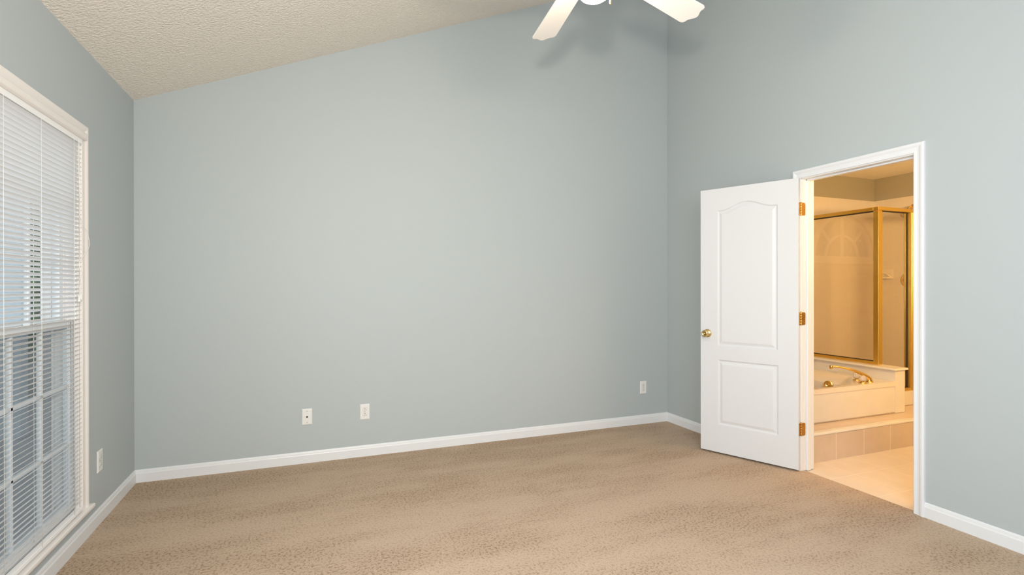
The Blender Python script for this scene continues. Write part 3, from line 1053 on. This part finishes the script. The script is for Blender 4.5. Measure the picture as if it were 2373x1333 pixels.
# dark seals around the panes
gk = MB()
gk.box(XS - .009, -.957, 1.948, XS + .009, BYB - .010, 1.958)
gk.box(XS - .009, -.957, .614, XS + .009, BYB - .010, .622)
gk.box(6.150, YS - .009, .362, 6.158, YS + .009, 1.957)
gk.box(5.815, YS - .009, .360, 6.158, YS + .009, .369)
gk.box(5.789, YS - .009, 1.949, 6.158, YS + .009, 1.958)
under(gk.build('seal', m_gask), se)
under(ribbed_post(6.158, -1.008, 6.228, -.956, .362, 1.957).build('jamb_post', m_gold), se)
# hinged door
sd = MB().box(6.232, -1.000, .375, 6.262, -.964, 1.950)
sd.box(6.990, -1.000, .375, 7.02, -.964, 1.950)
sd.box(6.262, -1.000, .375, 6.990, -.964, .400)
sd.box(6.262, -1.000, 1.925, 6.990, -.964, 1.950)
sdo = under(sd.build('shower_door', m_gold, bevel=0.004), se)
dpn = MB().box(6.260, YS - .003, .398, 6.992, YS + .003, 1.927).build('door_pane', m_sglass)
dpn.parent = sdo
under(ribbed_post(7.06, -1.008, 7.111, -.956, .362, 1.957).build('jamb_post', m_gold), se)

# shower head, valve, soap dish on the end wall
XR = BX1 - .008
sh = empty('shower_sprayer', (XR, -.475, 2.135))
tag(sh, 'nickel shower head on a brass arm high on the end tile wall', 'shower head')
MB().lathe([(0, 0), (.036, 0), (.034, .006), (.020, .014), (0, .016)], (0, 0, 0), (-1, 0, 0), 28).build('flange', m_brass, sh)
arm = catmull([(-.004, 0, 0), (-.05, 0, .002), (-.10, -.005, -.015), (-.145, -.012, -.050)], 6)
MB().tube(arm, .0095, 14).build('arm', m_brass, sh)
MB().lathe([(0, 0), (.013, 0), (.018, .010), (.016, .022), (.024, .035), (.040, .055), (.043, .062), (.041, .070), (0, .072)], (-.140, -.012, -.046), (-.62, -.08, -.78), 28).build('spray_head', m_chrome, sh)
vl = empty('shower_valve', (XR, -.425, 1.353))
tag(vl, 'round brass shower valve below the shower head', 'shower valve')
MB().lathe([(0, 0), (.085, 0), (.083, .006), (.060, .012), (.03, .018), (0, .020)], (0, 0, 0), (-1, 0, 0), 36).build('escutcheon', m_brass, vl)
MB().lathe([(0, .018), (.022, .018), (.024, .03), (.030, .045), (.028, .062), (0, .066)], (0, 0, 0), (-1, 0, 0), 24).build('handle', m_brass, vl)
sdh = empty('soap_dish', (XR, -.195, 1.425))
tag(sdh, 'bisque ceramic soap dish set into the end tile wall', 'soap dish')
sdm = MB().box(-.012, -.075, -.055, 0, .075, .055)
sdm.build('back_plate', m_tub, sdh, bevel=0.005)
tray = MB().prism([(-.075, -.012), (-.070, -.022), (-.045, -.058), (.045, -.058), (.070, -.022), (.075, -.012)], lambda u, v, t: (v - .006, u, t), -.055, -.036)
tray.build('tray', m_tub, sdh, bevel=0.004)
MB().tube(catmull([(-.010, -.060, -.030), (-.045, -.055, -.028), (-.055, -.03, .0), (-.055, .03, .0), (-.045, .055, -.028), (-.010, .060, -.030)], 5), .007, 10).build('grab_bar', m_tub, sdh)

# ------------------------------------------------------------------ outdoors beyond the windows
GZ = -0.55
gr = MB().box(-45, -30, GZ - .2, 40, 55, GZ).build('ground', m_ground)
struct(gr, 'grey leaf-littered ground outside', 'ground')
rng = random.Random(5)


def tree(x, y, h, r, label, n=4200):
    t = empty('tree', (x, y, GZ))
    tag(t, label, 'tree', 'trees outside the windows')
    lean = rng.uniform(-.3, .3)
    tk = MB()
    pts = catmull([(0, 0, -.1), (lean * .2, .05, h * .3), (lean * .6, 0, h * .6), (lean, .1, h * .92)], 4)
    tk.tube(pts, [.16 * (1 - .8 * i / (len(pts) - 1)) for i in range(len(pts))], 9)
    for k in range(7):
        f = rng.uniform(.22, .8)
        a = rng.uniform(0, 2 * PI)
        p0 = Vector((lean * f, 0, h * f))
        p1 = p0 + Vector((math.cos(a) * r * .7, math.sin(a) * r * .7, r * .35))
        tk.tube([p0, (p0 + p1) / 2 + Vector((0, 0, .08)), p1], [.05, .035, .012], 6)
    tk.build('trunk', m_bark, t)
    lf = MB()
    for _ in range(n):
        z = rng.uniform(.10, 1.0)
        rr = r * (1.15 - .75 * z) * math.sqrt(rng.uniform(.05, 1))
        a = rng.uniform(0, 2 * PI)
        c = Vector((lean * z + rr * math.cos(a), rr * math.sin(a), h * z))
        d = Vector((rng.gauss(0, 1), rng.gauss(0, 1), rng.gauss(0, .6))).normalized()
        e = d.orthogonal().normalized()
        e = Matrix.Rotation(rng.uniform(0, 6.28), 3, d) @ e
        f = d.cross(e)
        s = rng.uniform(.07, .15)
        lf.add([c - e * s, c + f * s * .45 + d * .02, c + e * s, c - f * s * .45 + d * .02], [(0, 1, 2, 3)])
    lf.build('foliage', m_leaf, t, merge=False)
    return t


tspec = [(-4.0, 7.4, 6.5, 1.5, 'bushy tree just outside, through the upper window panes'),
         (-8.2, 9.0, 7.5, 2.0, 'tree in front of the pale house, through the upper window panes'),
         (-12.5, 13.0, 8.0, 2.2, 'taller tree beside the pale house outside'),
         (-5.5, 15.0, 8.5, 2.3, 'tall tree beyond the pale house outside'),
         (4.2, 5.0, 7.0, 2.4, 'leafy tree close behind the half-round bathroom window'),
         (9.8, 6.2, 7.5, 2.4, 'leafy tree further along behind the half-round bathroom window')]
for a in tspec:
    tree(*a)
ho = empty('neighbour_house', (-9, 20, GZ))
tag(ho, 'pale sided house seen through the window blind', 'house')
hw = MB()
for k in range(30):
    z = k * .17
    hw.prism([(0, z), (-.02, z), (-.006, z + .17), (0, z + .17)], lambda u, v, t: (t, u, v), -9, 11)
hw.box(-9, 0, 0, 11, 6, 5.1)
hw.build('siding', m_siding, ho)
MB().prism([(-.5, 5.0), (3, 7.6), (6.5, 5.0)], lambda u, v, t: (t, u, v), -9.4, 11.4).build('roof', m_roof, ho)
po = MB().box(-2.38, 3.9, GZ, -2.16, 4.08, 3.2).build('porch_post', m_post, bevel=0.01)
tag(po, 'pale square porch post outside the tall window', 'post')
